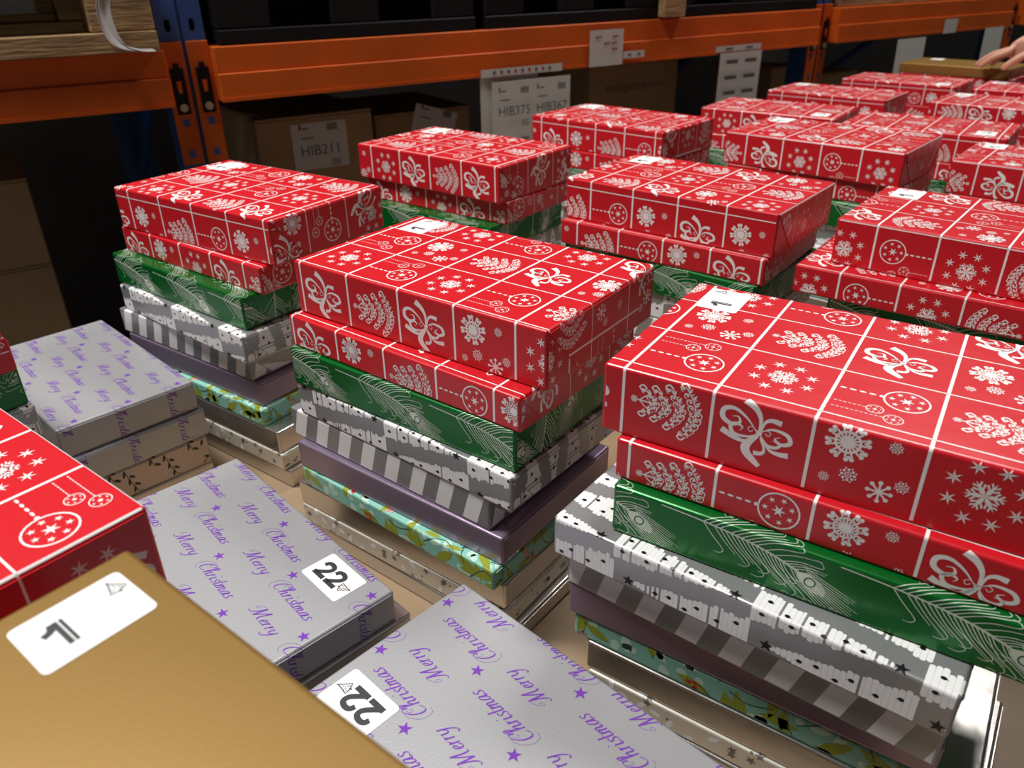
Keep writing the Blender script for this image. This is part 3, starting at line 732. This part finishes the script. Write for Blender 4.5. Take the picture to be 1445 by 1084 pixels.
pallet(UP[1]+UW+.02, UP[2]-.02, 'wood', 'wooden pallet on the beam behind the held gold box', .02, 8, .03, .10, 4)
pallet(UP[2]+UW+.02, UP[2]+1.3, 'wood', 'wooden pallet beyond the last rack upright', .02, 8, .03, .10)
mb = MB(); mb.box(1.60*RS, 1.68*RS, FO-.06, FO-.031, ZB1+.004, ZB1+.26, 'wood', .003); o = obj('wooden_post', mb.mesh('wooden_post')); rack_frame(o); o['label'] = 'yellowish wooden post standing before a black pallet'; o['category'] = 'post'
ZU0, ZU1 = ZB0+1.25, ZB1+1.25  # unseen upper level, added so its overhanging pallets shade the beams below
for xa, xb, lab in ((-2.2, UP[0]-.002, 'over the wooden pallet'), (UP[0]+UW+.002, UP[1]-.002, 'over the black pallets'), (UP[1]+UW+.002, UP[2]-.002, 'over the far bay'), (UP[2]+UW+.002, UP[2]+2.4, 'over the last bay')):
    e = empty('rack_beam', (0, 0, 0), RA); tag(e, 'unseen upper orange rack beam added for shade '+lab, 'rack beam')
    for yy, nm in ((FO-.045, 'front_rail'), (FO+.97, 'rear_rail')):
        mb = MB(); mb.box(xa, xb, yy, yy+.045, ZU0, ZU1, 'orange', .002); obj(nm, mb.mesh(nm), e)
    n = 1; w1 = xb-xa
    mb = MB()
    for k in range(n):
        e = empty('pallet', (0, 0, 0), RA); tag(e, 'unseen wooden pallet added as shade, overhanging the upper beam '+lab, 'pallet')
        for q in range(9):
            ya = FO-.15+q*.13; mb = MB(); mb.box(xa+k*w1+.01, xa+(k+1)*w1-.01, ya, ya+.125, ZU1+.101, ZU1+.122, 'wood', .002); obj('deck_board', mb.mesh('deck_board'), e)
        for q in range(3):
            xx = xa+k*w1+.01+q*(w1-.12)/2; mb = MB(); mb.box(xx, xx+.10, FO-.15, FO+1.0, ZU1+.001, ZU1+.101, 'wood', .003); obj('bearer', mb.mesh('bearer'), e)
# unseen loads added above the pallets to block light from the bays
def carton(x0, x1, y0, y1, z0, z1, lab, flaps=True, rz=0.0, group=None):
    e = empty('carton', (0, 0, 0), RA); tag(e, lab, 'cardboard box', group)
    c = Vector(((x0+x1)/2, (y0+y1)/2, 0)); e.location = Matrix.Rotation(RA, 3, 'Z') @ c + Vector((0, 0, z0)); e.rotation_euler.z = RA+rz
    hx, hy, h = (x1-x0)/2, (y1-y0)/2, z1-z0
    mb = MB(); mb.box(-hx, hx, -hy, hy, 0, h-.006, 'kraft', .003); obj('carton_body', mb.mesh('carton_body'), e)
    for s in (-1, 1):
        mb = MB(); mb.box(-hx, hx, (0.0015 if s > 0 else -hy), (hy if s > 0 else -.0015), h-.0058, h, 'kraft', .0015); obj('top_flap', mb.mesh('top_flap'), e)
    return e, hx, hy, h
zl = ZB1+.18
for x0, x1, lab in ((-.9, UP[0]-.03, 'large carton added to shade the bay, on the wooden pallet'),):
    carton(x0, x1, FO+.1, FO+.9, zt+.001, zt+.6, lab)
for k, (x0, x1) in enumerate(((UP[0]+UW+.03, UP[0]+UW+.64), (UP[0]+UW+.70, UP[0]+UW+1.26), (UP[0]+UW+1.33, UP[1]-.04), (UP[1]+UW+.04, UP[2]-.04), (UP[2]+UW+.04, UP[2]+1.25))):
    carton(x0, x1, FO+.05, FO+.95, ZB1+.1615, ZB1+.75, 'large carton added to shade the bay, on the '+['black pallet beside the blue post', 'middle black pallet', 'black pallet with the wooden post', 'wooden pallet behind the gold box', 'wooden pallet at the far end'][k])
# stretch film hanging off the wooden pallet
S = []; e = empty('stretch_film', (0, 0, 0), RA); tag(e, 'twisted clear plastic film hanging over the wooden pallet edge', 'plastic film')
px = [(.262, .06), (.250, .02), (.238, -.03), (.232, -.075), (.243, -.115), (.270, -.128), (.300, -.131)]
mb = MB(); cl = catmull(px, 6); n = len(cl)
for k in range(n-1):
    for s, w0 in ((0, .007), (1, .011)):
        def P(i, sd, s=s, w0=w0):
            q = cl[i]; tt = i/(n-1); wv = w0*(.5+1.3*math.sin(PI*min(1, .15+tt*.8)))
            return ((q.x+sd*wv*.5+.006*s)*RS, FO-.072-.008*s-.012*math.sin(tt*9+s)*.5-abs(sd)*.004, CAMZ+(q.y-abs(sd)*.004)*RS)
        mb.face([P(k, -1), P(k, 0), P(k+1, 0), P(k+1, -1)], 'film'); mb.face([P(k, 0), P(k, 1), P(k+1, 1), P(k+1, 0)], 'film')
me = mb.mesh('film_strip'); fo = obj('film_strip', me, e)
md = fo.modifiers.new('thickness', 'SOLIDIFY'); md.thickness = .0012
# cartons standing in the lower bay, each on the floor stack below it
def column(x0, x1, y0, y1, ztop, n, where, rz=0.0):
    h = (CAMZ+ztop)/n; top = None
    for k in range(n):
        r_ = carton(x0, x1, y0, y1, k*h+(.0005 if k else 0), (k+1)*h, ('uppermost' if k == n-1 else ['lowest', 'second lowest', 'third lowest', 'fourth lowest'][k])+' brown carton of the column '+where, rz=rz if k == n-1 else 0)
    return r_
def sheet_on(name, lab, w_, h_, draw, parent=None):
    mb = MB(); mb.box(-w_/2, w_/2, -.0006, .0006, -h_/2, h_/2, 'paper'); draw(mb)
    return mb
def form(mb, cx, cz, s, code, y=-.0012):
    """one printed stock label: logo, heading, bar of print and code"""
    def rec(x0, x1, z0, z1, mt): mb.face([(x0, y, z0), (x1, y, z0), (x1, y, z1), (x0, y, z1)], mt)
    rec(cx-.42*s, cx-.37*s, cz+.33*s, cz+.44*s, 'redink'); rec(cx-.35*s, cx-.22*s, cz+.34*s, cz+.37*s, 'sheet_grey')
    for k in range(5): rec(cx+(.18+k*.045)*s, cx+(.21+k*.045)*s, cz+.28*s, cz+.42*s, 'sheet_grey')
    rec(cx-.40*s, cx-.12*s, cz+.155*s, cz+.18*s, 'sheet_grey')
    if code: text_mb(mb, code, .29*s, 'sheet_grey', FACE(cx, y, cz-.09*s))
    for k in range(3): rec(cx+.2*s, cx+.40*s, cz-(.30+.05*k)*s, cz-(.32+.05*k)*s, 'sheet_grey')
c0, hx, hy, hh = column(.522*RS, .812*RS, FO+.13, FO+.5, -.308*RS, 4, 'with the HIB211 label')
mb = MB(); w_, h_ = .138*RS, .108*RS; mb.box(-w_/2, w_/2, -.0006, .0006, -h_/2, h_/2, 'paper'); form(mb, 0, 0, .118*RS, 'HIB211')
o = obj('stock_label', mb.mesh('stock_label'), c0); o.location = (.0055, -hy-.0012, hh-.078); o['label'] = 'white stock label reading HIB211'
c1, hx, hy, hh = column(.855*RS, 1.14*RS, FO+.22, FO+.58, -.342*RS, 4, 'with the tilted white label')
mb = MB(); w_, h_ = .13*RS, .10*RS; mb.box(-w_/2, w_/2, -.0006, .0006, -h_/2, h_/2, 'paper'); form(mb, 0, 0, .115*RS, '')
o = obj('stock_label', mb.mesh('stock_label'), c1); o.location = (.03, -hy-.0012, hh-.050); o.rotation_euler.y = .30; o['label'] = 'tilted white stock label'
c2, hx, hy, hh = column(1.517*RS, 1.868*RS, FO+.16, FO+.52, -.262*RS, 5, 'with dark printed lettering')
mb = MB(); text_mb(mb, 'bookgnome.com', .036, 'sheet_grey', FACE(0, 0, 0)); o = obj('printed_lettering', mb.mesh('printed_lettering'), c2); o.location = (.0, -hy-.0008, hh-.075); o.rotation_euler.y = 0
column(-.30*RS, .052*RS, FO+.32, FO+.7, -.404*RS, 5, 'in the dark bay left of the blue post')
column(2.62*RS, 3.05*RS, FO+.35, FO+.75, -.40*RS, 5, 'in the bay behind the held gold box')
column(2.45*RS, 2.58*RS, FO+.28, FO+.6, -.345*RS, 5, 'just past the second rack upright')
# sheets hanging from and taped to the beam
def hang(lab, t0, t1, z0, z1, draw, yoff=.0, lean=.0, curl=0.0, name='paper_sheet', back=False):
    xa, xb = t0*RS, t1*RS; za, zb = CAMZ+z0*RS, CAMZ+z1*RS; e = MB(); w_, h_ = xb-xa, zb-za
    n = 6
    for k in range(n):
        f0, f1 = k/n, (k+1)/n
        q = lambda f: -lean*(1-f)-curl*math.sin(PI*f)
        P = [(-w_/2, q(f0), -h_/2+h_*f0), (w_/2, q(f0)+curl*.4, -h_/2+h_*f0), (w_/2, q(f1)+curl*.4, -h_/2+h_*f1), (-w_/2, q(f1), -h_/2+h_*f1)]
        e.face(P, 'paper'); e.face([(a, b_+.0007, c) for a, b_, c in P][::-1], 'paper')
    if draw: draw(e, w_, h_)
    o = obj(name, e.mesh(name)); o.location = Matrix.Rotation(RA, 3, 'Z') @ Vector(((xa+xb)/2, FO-.046+yoff, 0)) + Vector((0, 0, (za+zb)/2)); o.rotation_euler.z = RA
    tag(o, lab, 'paper sheet'); return o
def d_forms(mb, w_, h_):
    for i, cx in enumerate((-.24, .24)):
        form(mb, cx*w_, h_*.22, w_*.46, ('HIB375', 'HIB367')[i], -.006); form(mb, cx*w_, -h_*.33, w_*.46, '', -.006)
hang('white sheet of HIB stock labels hanging below the beam', 1.055, 1.292, -.47, -.252, d_forms, -.012)
hang('white sheet half hidden behind the HIB label sheet', 1.030, 1.20, -.43, -.238, None, .002)
def d_strip(mb, w_, h_):
    for k in range(9): mb.face([(w_*(-.36+.085*k+a), -.0012, c*h_) for a, c in ((0, -.2), (.03, -.2), (.03, .25), (0, .25))], 'redink' if k % 2 else 'sheet_grey')
hang('narrow printed strip stuck along the lower edge of the long beam', 1.030, 1.271, -.241, -.223, d_strip, -.004, name='label_strip')
def d_note(mb, w_, h_):
    for a, b_ in ((-.25, .30), (.25, .30), (.0, .12), (.22, .12), (.24, -.05)): mb.face([(w_*(a+p), -.0012, h_*(b_+q)) for p, q in ((-.09, -.03), (.09, .0), (.09, .04), (-.09, .02))], 'redink' if a else 'sheet_grey')
hang('white note with red marks taped on the long beam', 1.358, 1.470, -.240, -.153, d_note, -.004)
def d_small(mb, w_, h_):
    for a in (-.3, .15): mb.face([(w_*(a+p), -.0012, h_*q) for p, q in ((0, -.15), (.16, -.15), (.16, .15), (0, .15))], 'sheet_grey')
hang('small white location tag beside the taped note', 1.473, 1.546, -.227, -.209, d_small, -.004, name='location_tag')
def d_list(mb, w_, h_):
    for k in range(4):
        for i in (-.25, .2): mb.face([(w_*(i+p), -.008, h_*(.36-.2*k+q)) for p, q in ((-.14, 0), (.14, 0), (.14, .05), (-.14, .05))], 'sheet_grey')
hang('curled grey-white list hanging before the second rack upright', 1.835, 2.01, -.45, -.236, d_list, -.010, .0, .0)
hang('narrow strip label above the curled list', 1.82, 2.01, -.234, -.218, d_small, -.004, name='label_strip')
hang('plain white sheet hanging behind the far gold box', 2.695, 2.86, -.46, -.246, None, -.010, .01)
hang('white sheet taped on the far beam', 2.968, 3.05, -.242, -.195, None, -.004)
hang('plain white sheet hanging just before the last upright', 3.24, 3.37, -.46, -.236, None, -.010, .01)
# ------------------------------------------------------------------ the person at the far side, one hand on the gold box
def skin(name, chains, parent=None, mt='skin', sub=2):
    """chains: lists of ((x, y, z), radius); a first point given as an int joins that earlier vertex"""
    vs = []; rs = []; es = []
    for ch in chains:
        prev = None
        for q in ch:
            if isinstance(q, int): prev = q; continue
            vs.append(q[0]); rs.append(q[1]); k = len(vs)-1
            if prev is not None: es.append((prev, k))
            prev = k
    me = bpy.data.meshes.new(name); me.from_pydata(vs, es, []); me.materials.append(M[mt])
    o = obj(name, me, parent); md = o.modifiers.new('skin', 'SKIN'); md.use_smooth_shade = True
    sv = me.skin_vertices[0].data
    for k, r_ in enumerate(rs):
        sv[k].radius = r_ if isinstance(r_, tuple) else (r_, r_); sv[k].use_root = (k == 0)
    s_ = o.modifiers.new('smooth', 'SUBSURF'); s_.levels = sub; s_.render_levels = sub
    return o
BX = Vector((math.cos(BA), math.sin(BA), 0)); BY = Vector((-BX.y, BX.x, 0))
def bp(x, y, z): return tuple(BX*x+BY*y+Vector((0, 0, CAMZ+z)))          # bench frame, height relative to the camera
GT = -.3005
# hand frame: fingertips on the gold box top, wrist higher and further out
hx, hy = -.475, 2.865
def hp(a, b_, z): return bp(hx+a, hy+b_, z)
body = [
 [(bp(.34, 2.93, -.52), (.15, .11)), (bp(.33, 2.93, -.35), (.135, .10)), (bp(.30, 2.93, -.18), (.15, .105)), (bp(.275, 2.93, -.04), (.15, .09)), (bp(.262, 2.93, .055), (.055, .055)), (bp(.25, 2.93, .11), (.05, .05)),
  (bp(.235, 2.93, .175), (.072, .085)), (bp(.230, 2.93, .255), (.070, .085)), (bp(.232, 2.93, .315), (.04, .05))],
 # reaching arm: shoulder, elbow, wrist, palm
 [3, (bp(.22, 2.79, -.03), .062), (bp(.12, 2.73, -.09), .052), (bp(-.02, 2.77, -.155), .045), (bp(-.10, 2.80, -.165), .042), (hp(.225, -.02, -.205), (.027, .033)), (hp(.165, -.008, -.222), (.019, .034)), (hp(.105, .002, -.236), (.016, .042)), (hp(.080, .004, -.243), (.013, .041))],
 # four fingers from the palm, bent at the knuckles, tips on the box
 [16, (hp(.072, -.034, -.246), .010), (hp(.036, -.038, -.262), .0090), (hp(.014, -.038, -.280), .0082), (hp(.004, -.038, GT+.0085), .0072)],
 [16, (hp(.070, -.012, -.242), .0105), (hp(.026, -.013, -.258), .0095), (hp(.002, -.013, -.277), .0085), (hp(-.010, -.013, GT+.0085), .0075)],
 [16, (hp(.072, .011, -.243), .0100), (hp(.030, .012, -.259), .0090), (hp(.007, .012, -.278), .0082), (hp(-.004, .012, GT+.0085), .0072)],
 [16, (hp(.080, .033, -.248), .0090), (hp(.046, .036, -.266), .0080), (hp(.028, .036, -.283), .0074), (hp(.019, .036, GT+.008), .0066)],
 # thumb from the side of the palm
 [14, (hp(.130, -.048, -.243), .014), (hp(.100, -.066, -.262), .0115), (hp(.078, -.070, -.281), .0098), (hp(.066, -.068, GT+.0095), .0082)],
 # resting arm
 [3, (bp(.33, 3.08, -.05), .062), (bp(.37, 3.14, -.18), .05), (bp(.38, 3.17, -.34), .043), (bp(.33, 3.16, -.46), .036), (bp(.30, 3.15, -.56), (.026, .030)), (bp(.29, 3.15, -.62), (.018, .04)), (bp(.285, 3.15, -.66), (.014, .036))],
 # legs and feet
 [0, (bp(.35, 2.84, -.62), .085), (bp(.355, 2.83, -.98), .058), (bp(.37, 2.83, -1.25), .05), (bp(.37, 2.83, -1.43), .036), (bp(.30, 2.83, -1.468), (.035, .028)), (bp(.19, 2.82, -1.474), (.032, .022))],
 [0, (bp(.35, 3.02, -.62), .085), (bp(.365, 3.04, -.98), .058), (bp(.39, 3.05, -1.25), .05), (bp(.40, 3.05, -1.43), .036), (bp(.33, 3.06, -1.468), (.035, .028)), (bp(.22, 3.07, -1.474), (.032, .022))],
]
pr = empty('person', bp(.33, 2.93, -CAMZ)); inv = Vector(pr.location)
def shift(ch): return [[q if isinstance(q, int) else (tuple(Vector(q[0])-inv), q[1]) for q in c] for c in ch]
tag(pr, 'person reaching out a bare forearm to the far gold box', 'person')
skin('body', shift(body), pr)
def grow(q, d): return (q[0], tuple(r_+d for r_ in q[1]) if isinstance(q[1], tuple) else q[1]+d)
shirt = [[(bp(.34, 2.93, -.60), (.178, .178))]+[(q[0], (max(q[1])+.018,)*2) for q in body[0][:4]]+[(body[0][4][0], (.062, .062))], [4]+[grow(q, .02) for q in body[1][1:4]], [4]+[grow(q, .02) for q in body[7][1:4]]]
skin('dark_top', shift(shirt), pr, 'sleeve')
tro = [[(bp(.34, 2.93, -.44), (.155, .155)), (bp(.34, 2.93, -.55), (.16, .16))], [1]+[grow(q, .013) for q in body[8][1:5]], [1]+[grow(q, .013) for q in body[9][1:5]]]
M['trousers'] = mat('dark_trousers', (.04, .045, .06), .9)
skin('trousers', shift(tro), pr, 'trousers')
M['shoe'] = mat('black_shoe_leather', (.015, .015, .017), .45)
for ch in (body[8], body[9]): skin('shoe', shift([[(ch[4][0], .042), grow(ch[5], .012), grow(ch[6], .010)]]), pr, 'shoe')
M['hair'] = mat('brown_hair', (.06, .035, .02), .6, bump=.003, bscale=60)
mb = MB(); bm = bmesh.new(); bmesh.ops.create_uvsphere(bm, u_segments=20, v_segments=12, radius=1)
for v in bm.verts: v.co = Vector((v.co.x*.105, v.co.y*.092, v.co.z*.115))
bmesh.ops.delete(bm, geom=[v for v in bm.verts if v.co.x < -.045 and v.co.z < .05 or v.co.z < -.075], context='VERTS')
mb.add_bm(bm, 'hair'); o = obj('hair', mb.mesh('hair'), pr); o.location = Vector(bp(.245, 2.93, .245))-inv; o.rotation_euler.z = BA
